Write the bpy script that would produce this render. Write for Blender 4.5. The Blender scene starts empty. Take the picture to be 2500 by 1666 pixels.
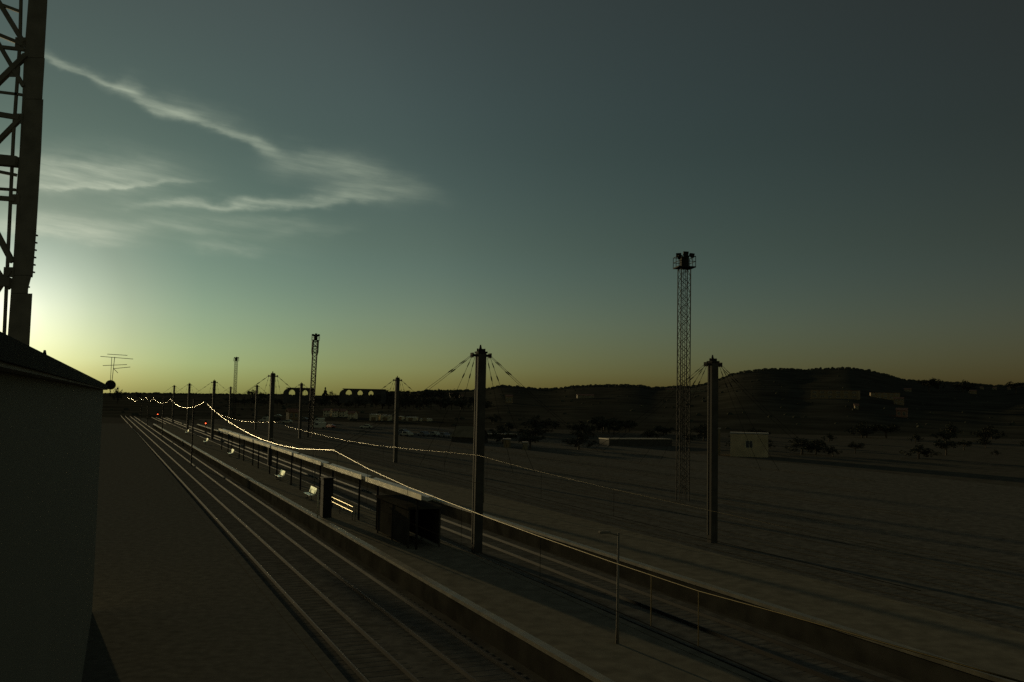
import bpy, bmesh, math, random
from mathutils import Vector, Matrix, noise as mnoise
random.seed(7)
PI = math.pi
R = math.radians
scene = bpy.context.scene
COL = scene.collection

# ------------------------------------------------------------------ camera
FPX = 2200.0                      # focal length in photograph pixels
ROLL = 0.02
PITCH = math.atan((981-833)/FPX)
H = 9.0
fw = Vector((0, math.cos(PITCH), math.sin(PITCH)))
up0 = Vector((0, -math.sin(PITCH), math.cos(PITCH)))
ex = Vector((1, 0, 0))
upc = up0*math.cos(ROLL)-ex*math.sin(ROLL)
rtc = ex*math.cos(ROLL)+up0*math.sin(ROLL)
CAM = Vector((0, 0, H))
cd = bpy.data.cameras.new('camera')
cd.sensor_width = 36.0
cd.lens = FPX/2500*36
cd.clip_start = 0.05
cd.clip_end = 30000
cam = bpy.data.objects.new('camera', cd)
COL.objects.link(cam)
M = Matrix((rtc, upc, -fw)).transposed().to_4x4()
M.translation = CAM
cam.matrix_world = M
scene.camera = cam

def ray(px, py):
    r = fw*FPX+rtc*(px-1250)-upc*(py-833)
    return r/r.y
def at_depth(px, py, d):
    return CAM+ray(px, py)*d
def on_level(px, py, z):
    r = ray(px, py)
    return CAM+r*((z-H)/r.z)

# the railway's own axes: u along the tracks, v across them
S = 0.445
_n = math.hypot(1, S)
T = Vector((-S/_n, 1/_n, 0))
N = Vector((1/_n, S/_n, 0))
Z = Vector((0, 0, 1))
RAILROT = math.atan2(T.y, T.x)-PI/2      # turns local +Y into T, local +X into N
def W(u, v, z=0.0):
    return T*u+N*v+Z*z
def uv_of(p):
    return p.dot(T), p.dot(N)

# ------------------------------------------------------------------ materials
MATS = {}
def mat(name, col, rough=0.7, metal=0.0, var=0.25, scale=3.0, bump=0.0, spec=0.5, emit=None, emit_s=0.0, col2=None, detail=6.0):
    if name in MATS:
        return MATS[name]
    m = bpy.data.materials.new(name)
    m.use_nodes = True
    nt = m.node_tree
    b = nt.nodes['Principled BSDF']
    tc = nt.nodes.new('ShaderNodeTexCoord')
    ns = nt.nodes.new('ShaderNodeTexNoise')
    ns.inputs['Scale'].default_value = scale
    ns.inputs['Detail'].default_value = detail
    nt.links.new(tc.outputs['Object'], ns.inputs['Vector'])
    rp = nt.nodes.new('ShaderNodeValToRGB')
    c2 = col2 or tuple(c*(1+var) for c in col)
    rp.color_ramp.elements[0].position = 0.3
    rp.color_ramp.elements[1].position = 0.7
    rp.color_ramp.elements[0].color = (*[c*(1-var) for c in col], 1)
    rp.color_ramp.elements[1].color = (*c2, 1)
    nt.links.new(ns.outputs['Fac'], rp.inputs['Fac'])
    nt.links.new(rp.outputs['Color'], b.inputs['Base Color'])
    b.inputs['Metallic'].default_value = metal
    b.inputs['Specular IOR Level'].default_value = spec
    mr = nt.nodes.new('ShaderNodeMapRange')
    mr.inputs['To Min'].default_value = max(0.05, rough-0.08)
    mr.inputs['To Max'].default_value = min(1.0, rough+0.08)
    nt.links.new(ns.outputs['Fac'], mr.inputs['Value'])
    nt.links.new(mr.outputs['Result'], b.inputs['Roughness'])
    if bump:
        bp = nt.nodes.new('ShaderNodeBump')
        bp.inputs['Strength'].default_value = bump
        bp.inputs['Distance'].default_value = 0.05
        nt.links.new(ns.outputs['Fac'], bp.inputs['Height'])
        nt.links.new(bp.outputs['Normal'], b.inputs['Normal'])
    if emit:
        b.inputs['Emission Color'].default_value = (*emit, 1)
        b.inputs['Emission Strength'].default_value = emit_s
    MATS[name] = m
    return m

m_ballast = mat('ballast', (0.14, 0.13, 0.107), 0.98, var=0.3, scale=1.6, bump=0.25, spec=0.0, detail=12)
m_handrail = mat('handrail_steel', (0.85, 0.74, 0.48), 0.46, metal=1.0, var=0.05, scale=2.0)
m_earth = mat('earth', (0.105, 0.096, 0.076), 0.98, var=0.22, scale=0.6, spec=0.0, detail=12)
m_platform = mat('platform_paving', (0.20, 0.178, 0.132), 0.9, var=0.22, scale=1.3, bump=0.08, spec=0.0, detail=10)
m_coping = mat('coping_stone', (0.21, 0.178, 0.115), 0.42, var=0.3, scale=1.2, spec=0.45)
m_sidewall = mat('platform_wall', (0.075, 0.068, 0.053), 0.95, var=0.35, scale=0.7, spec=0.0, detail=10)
m_shelter = mat('shelter_dark', (0.055, 0.05, 0.04), 0.95, var=0.3, scale=0.8, spec=0.0)  # one dark tone for the whole shelter
m_concrete = mat('concrete', (0.28, 0.26, 0.23), 0.8, var=0.25, scale=1.0, bump=0.2, spec=0.3)
m_dark_steel = mat('dark_steel', (0.032, 0.029, 0.025), 0.85, var=0.3, scale=2.0, spec=0.06)
m_galv = mat('galvanised_steel', (0.30, 0.30, 0.28), 0.45, metal=0.8, var=0.2, scale=3.0)
m_bench = mat('bench_metal', (0.86, 0.82, 0.68), 0.24, metal=0.9, var=0.08, scale=5.0)
m_rail = mat('rail_steel', (0.03, 0.026, 0.02), 0.55, metal=0.0, var=0.3, scale=0.4, spec=0.2)
m_rust = mat('rusty_rail', (0.13, 0.118, 0.095), 0.95, var=0.3, scale=0.6, spec=0.0)
m_sleeper = mat('sleeper_concrete', (0.135, 0.126, 0.104), 0.95, var=0.3, scale=1.5, spec=0.0)
m_wire = mat('copper_wire', (0.18, 0.135, 0.052), 0.36, metal=1.0, var=0.02, scale=0.05)
m_wire_dark = mat('weathered_wire', (0.03, 0.027, 0.022), 0.9, var=0.2, scale=0.5, spec=0.0)
m_render = mat('painted_render', (0.19, 0.178, 0.145), 0.9, var=0.05, scale=0.3, bump=0.03, spec=0.2)
m_dim = mat('dim_plaster', (0.20, 0.16, 0.10), 0.85, var=0.25, scale=0.4, spec=0.1)
m_white = mat('white_wall', (0.60, 0.52, 0.34), 0.8, var=0.15, scale=0.4, spec=0.2)
m_ochre = mat('ochre_wall', (0.24, 0.165, 0.085), 0.8, var=0.2, scale=0.4, spec=0.2)
m_tile = mat('roof_tiles', (0.26, 0.13, 0.08), 0.75, var=0.35, scale=1.4, bump=0.3, spec=0.2)
m_edge = mat('dull_sheet_roof', (0.20, 0.16, 0.10), 0.6, metal=0.2, var=0.2, scale=0.8)
m_metalroof = mat('metal_roof', (0.42, 0.40, 0.35), 0.42, metal=0.5, var=0.2, scale=0.8)
m_glass = mat('window_glass', (0.05, 0.055, 0.06), 0.12, var=0.2, scale=0.7, spec=0.8)
m_tower = mat('weathered_tower_paint', (0.17, 0.145, 0.11), 0.8, var=0.25, scale=1.5, spec=0.15)
m_mast = mat('mast_paint', (0.065, 0.057, 0.045), 0.8, var=0.25, scale=1.5, spec=0.1)
m_leaf = mat('foliage', (0.065, 0.065, 0.048), 0.9, var=0.4, scale=0.5, spec=0.0)
m_bark = mat('bark', (0.09, 0.07, 0.05), 0.9, var=0.3, scale=2.0, spec=0.1)
m_carpaint = mat('pale_car_paint', (0.42, 0.39, 0.30), 0.22, var=0.05, scale=2.0, spec=0.7)
m_cargrey = mat('grey_car_paint', (0.22, 0.22, 0.23), 0.22, metal=0.4, var=0.08, scale=2.0, spec=0.7)
m_carred = mat('red_car_paint', (0.30, 0.06, 0.04), 0.25, var=0.08, scale=2.0, spec=0.7)
m_tyre = mat('rubber', (0.025, 0.025, 0.025), 0.85, var=0.2, scale=5.0, spec=0.2)
m_red_lamp = mat('red_signal_lamp', (0.3, 0.02, 0.01), 0.3, emit=(1.0, 0.10, 0.03), emit_s=6.0)

# ------------------------------------------------------------------ mesh helpers
class MB:
    def __init__(self):
        self.v = []
        self.f = []
        self.smooth = False
    def add(self, vs, fs):
        b = len(self.v)
        self.v += [Vector(p) for p in vs]
        self.f += [tuple(b+i for i in q) for q in fs]
        return self
    def obox(self, c, ax, ay, az, sx, sy, sz):
        """oriented box, c centre, half sizes sx sy sz along unit axes"""
        c = Vector(c)
        vs = [c+ax*(sx*i)+ay*(sy*j)+az*(sz*k) for k in (-1, 1) for j in (-1, 1) for i in (-1, 1)]
        return self.add(vs, [(0, 2, 3, 1), (4, 5, 7, 6), (0, 1, 5, 4), (2, 6, 7, 3), (0, 4, 6, 2), (1, 3, 7, 5)])
    def box(self, x0, x1, y0, y1, z0, z1):
        return self.obox(((x0+x1)/2, (y0+y1)/2, (z0+z1)/2), ex, Vector((0, 1, 0)), Z, abs(x1-x0)/2, abs(y1-y0)/2, abs(z1-z0)/2)
    def uvbox(self, u0, u1, v0, v1, z0, z1):
        return self.obox(W((u0+u1)/2, (v0+v1)/2, (z0+z1)/2), N, T, Z, abs(v1-v0)/2, abs(u1-u0)/2, abs(z1-z0)/2)
    def tube(self, pts, r, n=6, cap=True):
        pts = [Vector(p) for p in pts]
        rs = r if isinstance(r, (list, tuple)) else [r]*len(pts)
        b = len(self.v)
        for i, p in enumerate(pts):
            d = (pts[min(i+1, len(pts)-1)]-pts[max(i-1, 0)]).normalized()
            a = d.cross(Z if abs(d.z) < 0.95 else ex).normalized()
            c = a.cross(d)
            for k in range(n):
                t = 2*PI*k/n+PI/n
                self.v.append(p+(a*math.cos(t)+c*math.sin(t))*rs[i])
        for i in range(len(pts)-1):
            for k in range(n):
                self.f.append((b+i*n+k, b+i*n+(k+1) % n, b+(i+1)*n+(k+1) % n, b+(i+1)*n+k))
        if cap:
            self.f.append(tuple(b+k for k in range(n))[::-1])
            self.f.append(tuple(b+(len(pts)-1)*n+k for k in range(n)))
        return self
    def bar(self, p, q, w, h=None):
        """square-section bar from p to q"""
        p, q = Vector(p), Vector(q)
        d = (q-p)
        L = d.length
        d.normalize()
        a = d.cross(Z if abs(d.z) < 0.95 else ex).normalized()
        c = a.cross(d)
        return self.obox((p+q)/2, a, d, c, w/2, L/2, (h or w)/2)
    def prism(self, prof, o, ax, az, ay, L):
        """profile (list of (a,b)) in the ax/az plane extruded by L along ay, from o"""
        n = len(prof)
        o = Vector(o)
        vs = [o+ax*a+az*b for a, b in prof]+[o+ax*a+az*b+ay*L for a, b in prof]
        fs = [tuple(range(n)), tuple(range(2*n-1, n-1, -1))]
        fs += [(i, (i+1) % n+0, n+(i+1) % n, n+i)[::-1] for i in range(n)]
        return self.add(vs, fs)
    def build(self, name, m, parent=None, bevel=0.0, smooth=False, fix=True):
        me = bpy.data.meshes.new(name)
        me.from_pydata([tuple(p) for p in self.v], [], self.f)
        if fix:
            bm = bmesh.new()
            bm.from_mesh(me)
            bmesh.ops.recalc_face_normals(bm, faces=bm.faces)
            if bevel:
                bmesh.ops.bevel(bm, geom=[e for e in bm.edges], offset=bevel, segments=1, affect='EDGES', profile=0.5)
            bm.to_mesh(me)
            bm.free()
        if smooth:
            for p in me.polygons:
                p.use_smooth = len(p.vertices) <= 4
        me.materials.append(m)
        o = bpy.data.objects.new(name, me)
        COL.objects.link(o)
        if parent:
            o.parent = parent
        return o

def thing(name, label, cat, loc=(0, 0, 0), rz=0.0, group=None):
    o = bpy.data.objects.new(name, None)
    o.empty_display_size = 0.3
    COL.objects.link(o)
    o.location = loc
    o.rotation_euler = (0, 0, rz)
    o['label'] = label
    o['category'] = cat
    if group:
        o['group'] = group
    return o
def tag(o, label, cat, group=None):
    o['label'] = label
    o['category'] = cat
    if group:
        o['group'] = group
    return o
def struct(o):
    o['kind'] = 'structure'
    return o
CHILD = {}
def copy_thing(root, loc, rz=None, label=None, scale=None):
    r = root.copy()
    COL.objects.link(r)
    r.location = loc
    if rz is not None:
        r.rotation_euler = (0, 0, rz)
    if scale is not None:
        r.scale = (scale, scale, scale) if not isinstance(scale, tuple) else scale
    if label:
        r['label'] = label
    for ch in list(root.children):
        c = ch.copy()
        COL.objects.link(c)
        c.parent = r
        for g in list(ch.children):
            d = g.copy()
            COL.objects.link(d)
            d.parent = c
    return r

# ------------------------------------------------------------------ sky and sun
SUN_AZ = math.degrees(math.atan((42-1250)/FPX))-0.6     # degrees right of +Y (negative = left)
SUN_EL = 4.6
sa, se = R(SUN_AZ), R(SUN_EL)
SUND = Vector((math.sin(sa)*math.cos(se), math.cos(sa)*math.cos(se), math.sin(se)))
world = bpy.data.worlds.new('World')
scene.world = world
world.use_nodes = True
wt = world.node_tree
for n in list(wt.nodes):
    wt.nodes.remove(n)
def nd(t, **kw):
    n = wt.nodes.new(t)
    for k, v in kw.items():
        setattr(n, k, v)
    return n
def lk(a, b):
    wt.links.new(a, b)
def _in(sock, x):
    if isinstance(x, (int, float)):
        sock.default_value = x
    elif isinstance(x, (tuple, list, Vector)):
        sock.default_value = tuple(x)
    else:
        lk(x, sock)
def mth(op, a, b=None, c=None, clamp=False):
    n = nd('ShaderNodeMath', operation=op)
    n.use_clamp = clamp
    _in(n.inputs[0], a)
    if b is not None:
        _in(n.inputs[1], b)
    if c is not None:
        _in(n.inputs[2], c)
    return n.outputs[0]
def vmth(op, a, b=None, out=0):
    n = nd('ShaderNodeVectorMath', operation=op)
    _in(n.inputs[0], a)
    if b is not None:
        if op == 'SCALE':
            _in(n.inputs['Scale'], b)
        else:
            _in(n.inputs[1], b)
    return n.outputs['Value' if op in ('DOT_PRODUCT', 'LENGTH', 'DISTANCE') else 'Vector']
def ramp(fac, stops, interp='B_SPLINE'):
    n = nd('ShaderNodeValToRGB')
    cr = n.color_ramp
    cr.interpolation = interp
    while len(cr.elements) < len(stops):
        cr.elements.new(0.5)
    for e, (p, c) in zip(cr.elements, stops):
        e.position = p
        e.color = (*c, 1) if len(c) == 3 else c
    lk(fac, n.inputs['Fac'])
    return n.outputs['Color']
def mixc(t, a, b, fac=1.0):
    n = nd('ShaderNodeMix', data_type='RGBA', blend_type=t)
    n.clamp_result = False
    _in(n.inputs[0], fac)
    for s, x in ((n.inputs[6], a), (n.inputs[7], b)):
        if isinstance(x, (tuple, list)):
            s.default_value = (*x, 1) if len(x) == 3 else x
        else:
            lk(x, s)
    return n.outputs[2]

tcw = nd('ShaderNodeTexCoord')
DIR = tcw.outputs['Generated']
sky = nd('ShaderNodeTexSky')
sky.sky_type = 'NISHITA'
sky.sun_disc = False
sky.sun_elevation = se
sky.sun_rotation = sa
sky.altitude = 200
sky.air_density = 1.0
sky.dust_density = 1.6
sky.ozone_density = 2.0
sep = nd('ShaderNodeSeparateXYZ')
lk(DIR, sep.inputs[0])
az = mth('MULTIPLY', mth('ARCTAN2', sep.outputs[0], sep.outputs[1]), 180/PI)     # degrees, 0 = +Y
el = mth('MULTIPLY', mth('ARCSINE', sep.outputs[2]), 180/PI)
angs = mth('MULTIPLY', mth('ARCCOSINE', vmth('DOT_PRODUCT', DIR, tuple(SUND))), 180/PI)  # angle from the sun

# film-like rendition of the evening sky: how the air's brightness falls off away from the sun and with height
# brightness of the evening air by degrees from the sun (0-60) and by height above the horizon (0-28), per channel
SKY_STRENGTH = 0.05
AIR_SUN = [(0.379, 0.610, 1.489), (0.284, 0.492, 1.111), (0.219, 0.397, 0.842), (0.179, 0.335, 0.677), (0.164, 0.325, 0.631), (0.158, 0.328, 0.613), (0.169, 0.347, 0.624), (0.182, 0.369, 0.638), (0.199, 0.392, 0.652), (0.220, 0.415, 0.664), (0.244, 0.440, 0.676), (0.270, 0.466, 0.687), (0.290, 0.480, 0.684), (0.298, 0.477, 0.659), (0.307, 0.473, 0.635), (0.315, 0.469, 0.612), (0.324, 0.465, 0.590), (0.332, 0.462, 0.574), (0.340, 0.460, 0.562), (0.348, 0.457, 0.552), (0.355, 0.455, 0.541), (0.363, 0.452, 0.530), (0.371, 0.449, 0.520), (0.378, 0.443, 0.508), (0.383, 0.436, 0.494), (0.389, 0.429, 0.482), (0.394, 0.422, 0.469), (0.400, 0.415, 0.457), (0.406, 0.409, 0.445), (0.412, 0.402, 0.433)]
AIR_EL = [(0.984, 0.986, 0.988), (1.167, 1.190, 1.174), (1.364, 1.407, 1.361), (1.455, 1.470, 1.370), (1.514, 1.486, 1.327), (1.570, 1.496, 1.281), (1.572, 1.464, 1.198), (1.555, 1.417, 1.108), (1.538, 1.371, 1.024), (1.521, 1.327, 0.947), (1.504, 1.285, 0.877), (1.496, 1.260, 0.838), (1.492, 1.244, 0.818), (1.489, 1.228, 0.798), (1.485, 1.213, 0.779), (1.482, 1.198, 0.761), (1.479, 1.183, 0.742), (1.497, 1.182, 0.735), (1.544, 1.199, 0.741), (1.593, 1.216, 0.747), (1.643, 1.234, 0.754), (1.695, 1.252, 0.760), (1.749, 1.270, 0.766), (1.804, 1.288, 0.773), (1.862, 1.307, 0.779), (1.921, 1.326, 0.786), (1.982, 1.345, 0.793), (2.045, 1.365, 0.799), (2.109, 1.385, 0.806), (2.176, 1.405, 0.813)]
def even(vals):
    return [(i/(len(vals)-1), v) for i, v in enumerate(vals)]
A_sun = ramp(mth('DIVIDE', angs, 60.0, clamp=True), even(AIR_SUN), 'LINEAR')
B_el = ramp(mth('DIVIDE', el, 28.0, clamp=True), even(AIR_EL), 'LINEAR')
# unseen sky opposite the sun, boosted to lift ambient on camera-facing surfaces
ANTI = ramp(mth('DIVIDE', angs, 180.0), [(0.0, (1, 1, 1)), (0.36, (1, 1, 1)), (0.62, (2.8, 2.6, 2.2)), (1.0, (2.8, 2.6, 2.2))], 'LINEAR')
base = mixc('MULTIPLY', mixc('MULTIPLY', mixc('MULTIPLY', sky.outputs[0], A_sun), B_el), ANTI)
TINT = ramp(mth('DIVIDE', el, 28.0, clamp=True), [(0.0, (1.0, 1.0, 0.88)), (0.12, (0.99, 1.0, 0.93)), (0.3, (0.91, 1.0, 1.04)), (0.65, (0.90, 1.0, 1.06)), (1.0, (0.84, 0.93, 0.96))], 'LINEAR')
base = mixc('MULTIPLY', base, TINT)


# cirrus: soft wisps laid out by bearing and height in the sky, torn by noise
nz = nd('ShaderNodeTexNoise')
nz.inputs['Scale'].default_value = 1.0
nz.inputs['Detail'].default_value = 5.0
cb = nd('ShaderNodeCombineXYZ')
lk(mth('MULTIPLY', az, 0.35), cb.inputs[0])
lk(mth('MULTIPLY', el, 0.75), cb.inputs[1])
lk(cb.outputs[0], nz.inputs['Vector'])
wv = vmth('SCALE', vmth('SUBTRACT', nz.outputs['Color'], (0.5, 0.5, 0.5)), 1.5)
cb2 = nd('ShaderNodeCombineXYZ')
lk(az, cb2.inputs[0])
lk(el, cb2.inputs[1])
AE = vmth('ADD', cb2.outputs[0], wv)
def ae(px, py):
    r = ray(px, py).normalized()
    return math.degrees(math.atan2(r.x, r.y)), math.degrees(math.asin(r.z))
cloud = None
def puff(p0, p1, wid, amt, sharp=0.0):
    """soft streak from pixel-bearing p0 to p1"""
    global cloud
    a0, e0 = ae(*p0)
    a1, e1 = ae(*p1)
    ca, ce = (a0+a1)/2, (e0+e1)/2
    L = math.hypot(a1-a0, e1-e0)/2
    dx, dy = (a1-a0)/(2*L), (e1-e0)/(2*L)
    w = wid*1.2/FPX*57.3
    q = vmth('SUBTRACT', AE, (ca, ce, 0))
    s = mth('DIVIDE', vmth('DOT_PRODUCT', q, (dx, dy, 0)), L)
    t = mth('DIVIDE', vmth('DOT_PRODUCT', q, (-dy, dx, 0)), w)
    if sharp:      # one edge crisp: squeeze negative side
        t = mth('MULTIPLY', t, mth('MULTIPLY_ADD', mth('LESS_THAN', t, 0.0), sharp, 1.0))
    g = mth('EXPONENT', mth('MULTIPLY', mth('ADD', mth('POWER', mth('ABSOLUTE', s), 3.0), mth('MULTIPLY', t, t)), -1.0))
    g = mth('MULTIPLY', g, amt*0.88)
    cloud = g if cloud is None else mth('ADD', cloud, g)
puff((60, 120), (330, 230), 8, 0.8, 0.8)
puff((270, 215), (480, 300), 15, 0.8, 0.9)
puff((290, 195), (345, 225), 14, 0.45)
puff((420, 272), (640, 360), 11, 0.8, 0.6)
puff((380, 230), (620, 320), 18, 0.22)
puff((610, 345), (700, 385), 12, 0.55)
puff((670, 395), (900, 420), 26, 0.7)
puff((820, 410), (1010, 470), 30, 0.55)
puff((930, 450), (1090, 490), 18, 0.3)
puff((760, 475), (940, 470), 16, 0.6)
puff((650, 505), (930, 478), 8, 0.55)
puff((320, 500), (660, 498), 8, 0.85)
puff((560, 505), (860, 480), 9, 0.4)
puff((-60, 428), (420, 436), 36, 0.8, 0.6)
puff((40, 462), (440, 450), 7, 0.75, 1.2)
puff((80, 395), (330, 410), 9, 0.25)
puff((-60, 548), (310, 582), 26, 0.95, 0.9)
puff((250, 545), (560, 560), 12, 0.30)
puff((470, 595), (640, 618), 10, 0.38)
puff((640, 570), (860, 548), 11, 0.26)
puff((520, 545), (760, 540), 9, 0.25)
puff((250, 490), (760, 600), 48, 0.16)
n2 = nd('ShaderNodeTexNoise')
n2.inputs['Scale'].default_value = 1.0
n2.inputs['Detail'].default_value = 8.0
n2.inputs['Roughness'].default_value = 0.6
cb3 = nd('ShaderNodeCombineXYZ')
lk(mth('MULTIPLY', mth('MULTIPLY_ADD', el, 1.6, az), 0.30), cb3.inputs[0])
lk(mth('MULTIPLY', mth('MULTIPLY_ADD', az, 0.07, el), 2.2), cb3.inputs[1])
lk(cb3.outputs[0], n2.inputs['Vector'])
streak = nd('ShaderNodeMapRange')
streak.inputs['From Min'].default_value = 0.3
streak.inputs['From Max'].default_value = 0.7
streak.inputs['To Min'].default_value = 0.42
streak.inputs['To Max'].default_value = 1.18
lk(n2.outputs['Fac'], streak.inputs['Value'])
cloud = mth('MULTIPLY', cloud, streak.outputs[0], clamp=True)
CLOUD_COL = mixc('MULTIPLY', ramp(mth('DIVIDE', angs, 60.0), [(0, (0.75, 0.78, 0.6)), (0.12, (0.58, 0.63, 0.48)), (0.25, (0.36, 0.42, 0.32)), (0.40, (0.25, 0.30, 0.23)), (1, (0.15, 0.18, 0.14))]), (1, 1, 1))
#@CLOUDMIX
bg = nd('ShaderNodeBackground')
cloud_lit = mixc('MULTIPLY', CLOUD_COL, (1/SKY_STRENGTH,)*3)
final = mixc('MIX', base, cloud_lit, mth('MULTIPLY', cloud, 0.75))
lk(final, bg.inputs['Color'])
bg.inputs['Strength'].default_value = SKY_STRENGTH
out = nd('ShaderNodeOutputWorld')
lk(bg.outputs[0], out.inputs['Surface'])

sl = bpy.data.lights.new('sun', 'SUN')
sl.energy = 2.0
sl.angle = R(0.5)
sl.color = (1.0, 0.80, 0.42)
so = bpy.data.objects.new('sun', sl)
COL.objects.link(so)
so.rotation_euler = SUND.to_track_quat('Z', 'Y').to_euler()
scene.view_settings.view_transform = 'Standard'
scene.view_settings.look = 'None'
scene.view_settings.gamma = 1.0
scene.view_settings.exposure = 0.0
scene.cycles.use_denoising = False
scene.cycles.max_bounces = 5
scene.cycles.sample_clamp_indirect = 3.0
#@GEOMETRY
# ------------------------------------------------------------------ ground, platforms, tracks
RAILZ = -0.9
g = MB()
g.add([(-7000, -1500, -1.12), (7000, -1500, -1.12), (7000, 9000, -1.12), (-7000, 9000, -1.12)], [(0, 1, 2, 3)])
struct(g.build('ground', m_earth))
g = MB()
g.uvbox(-60, 620, 7.6, 14.3, -1.3, -1.036)
g.uvbox(-60, 620, 20.0, 27.3, -1.3, -1.036)
g.uvbox(-60, 620, 34.5, 112, -1.3, -1.036)
struct(g.build('ballast_bed', m_ballast))

def platform(u0, u1, va, vb, bend=0.0, pave=None, edge=None):
    """paved strip with a pale coping along each edge; bend lets the edge drift with distance"""
    n = 40
    def strip(a, b, z0, z1, name, m, parent=None):
        mb = MB()
        vs = []
        for i in range(n+1):
            u = u0+(u1-u0)*i/n
            s = bend*(u-60)
            vs += [W(u, a+s, z0), W(u, b+s, z0), W(u, b+s, z1), W(u, a+s, z1)]
        fs = []
        for i in range(n):
            p, q = 4*i, 4*i+4
            for k in range(4):
                fs.append((p+k, p+(k+1) % 4, q+(k+1) % 4, q+k))
        fs += [(3, 2, 1, 0), (4*n, 4*n+1, 4*n+2, 4*n+3)]
        mb.add(vs, fs)
        return mb.build(name, m, parent)
    p = struct(strip(va+0.41, vb-0.41, -0.16, -0.02, 'platform', pave or m_platform))
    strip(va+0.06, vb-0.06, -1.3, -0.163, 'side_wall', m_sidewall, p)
    strip(va, va+0.4, -0.16, 0.0, 'coping', edge or m_coping, p)
    strip(vb-0.4, vb, -0.16, 0.0, 'coping', edge or m_platform, p)
    return p
platform(-40, 300, 14.75, 19.9, -0.008)
platform(-40, 300, 27.6, 34.2, -0.008)
m_asphalt = mat('dark_asphalt', (0.14, 0.132, 0.108), 0.97, var=0.2, scale=2.5, bump=0.1, spec=0.0, detail=10)
platform(-40, 300, -3.0, 7.2, -0.006, m_asphalt, m_asphalt)

def track(v, u0=-60, u1=560, sleepers=True, bend=-0.008, steel=None):
    root = bpy.data.objects.new('railway_track', None)
    COL.objects.link(root)
    struct(root)
    for s in (-0.83, 0.83):
        mb = MB()
        n = 30
        hr_ = 0.05 if steel else 0.16          # sidings are half buried
        prof = [(-0.035, 0), (0.035, 0), (0.035, hr_), (-0.035, hr_)]
        vs = []
        for i in range(n+1):
            u = u0+(u1-u0)*i/n
            vv = v+s+bend*(u-60)
            vs += [W(u, vv+a, RAILZ-0.13+b) for a, b in prof]
        fs = []
        for i in range(n):
            p, q = 4*i, 4*i+4
            for k in range(4):
                fs.append((p+k, p+(k+1) % 4, q+(k+1) % 4, q+k))
        mb.add(vs, fs)
        mb.build('rail', steel or m_rail, root)
    if sleepers:
        mb = MB()
        u = u0
        while u < min(u1, 260):
            mb.uvbox(u, u+0.26, v-1.3+bend*(u-60), v+1.3+bend*(u-60), -1.1, RAILZ-0.132)
            u += 0.62
        sl_ = mb.build('sleepers', m_sleeper, root, fix=False)
        sl_['kind'] = 'stuff'
    return root
for v in (9.35, 12.95, 21.2, 25.3):
    track(v)
for v, ua, bd in ((36.2, -20, -0.008), (39.9, -20, -0.008), (44.8, 20, -0.004), (49.6, 10, 0.0), (53.4, 30, -0.012), (59.2, 60, 0.01), (63.3, 75, -0.008), (70.1, 60, 0.004), (74.0, 90, -0.01), (83.5, 80, -0.008), (97, 95, 0.006)):
    track(v, ua, 520, sleepers=v < 55, bend=bd, steel=m_rust)

# ------------------------------------------------------------------ station building beside the camera
SB = 0.427
_b = math.hypot(1, SB)
TB = Vector((-SB/_b, 1/_b, 0))
NB = Vector((1/_b, SB/_b, 0))
def B(y, x0, z):
    """point on the line parallel to the building: depth y, lateral x0 at depth 0"""
    return Vector((x0-SB*y, y, z))
sbld = thing('station_building', 'long dark flat roofed station building along the left side', 'building', B(20, -0.93, -1.0))
off = -sbld.location
def in_b(mb):
    mb.v = [p+off for p in mb.v]
    return mb
def bbox_b(y0, y1, x0a, x0b, z0, z1):
    """box along the building between depths, lateral offsets a..b (negative = left)"""
    mb = MB()
    vs = [B(y, x, z) for z in (z0, z1) for y in (y0, y1) for x in (x0a, x0b)]
    mb.add(vs, [(0, 1, 3, 2), (4, 6, 7, 5), (0, 4, 5, 1), (2, 3, 7, 6), (0, 2, 6, 4), (1, 5, 7, 3)])
    return mb
in_b(bbox_b(1.5, 38.0, -14, -0.93, -1.1, 9.147)).build('wall', m_render, sbld)
in_b(bbox_b(1.2, 38.4, -14.2, -0.76, 9.15, 9.30)).build('roof', m_concrete, sbld)
gt = in_b(bbox_b(1.2, 38.45, -0.755, -0.72, 9.18, 9.337)).build('gutter', m_dark_steel, sbld)
# lattice tower standing on the roof: heavy box chord at the right front corner
tw_c = at_depth(68, 845, 30.0)
tower = thing('lattice_tower', 'big steel lattice tower with one heavy solid chord at the left edge', 'tower', (tw_c.x, tw_c.y, 9.3))
def tp(px, py, d=30.0):
    return at_depth(px, py, d)-Vector(tower.location)
mb = MB()
# column edges traced to real widths at its distance: right edge steps where plates are bolted on
segs = [(-120, 140, 124, 72), (136, 112, 110, 64), (238, 111, 104, 51), (362, 101, 88, 44), (560, 92, 74, 36), (672, 80, 66, 27), (742, 81, 66, 22), (858, 75, 58, 14)]
rows_ = [(-160, 122, 74), (0, 116, 69), (141, 108, 58), (142, 109.5, 58), (242, 103, 54), (243, 106, 54), (361, 101, 48), (560, 89, 37), (672, 80, 30), (673, 76, 30), (700, 69, 27), (716, 68, 26), (717, 79, 26), (858, 71, 16)]
for (ya, ra, la), (yb, rb, lb) in zip(rows_[:-1], rows_[1:]):
    if yb-ya < 2:
        continue
    q = [tp(la, ya), tp(ra, ya), tp(rb, yb), tp(lb, yb)]
    qb = [p+Vector((-0.33, 0.62, 0)) for p in q]
    mb.add(q+qb, [(0, 1, 2, 3), (7, 6, 5, 4), (0, 4, 5, 1), (1, 5, 6, 2), (2, 6, 7, 3), (3, 7, 4, 0)])
mb.build('main_chord', m_tower, tower, fix=True)
mb = MB()
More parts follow.
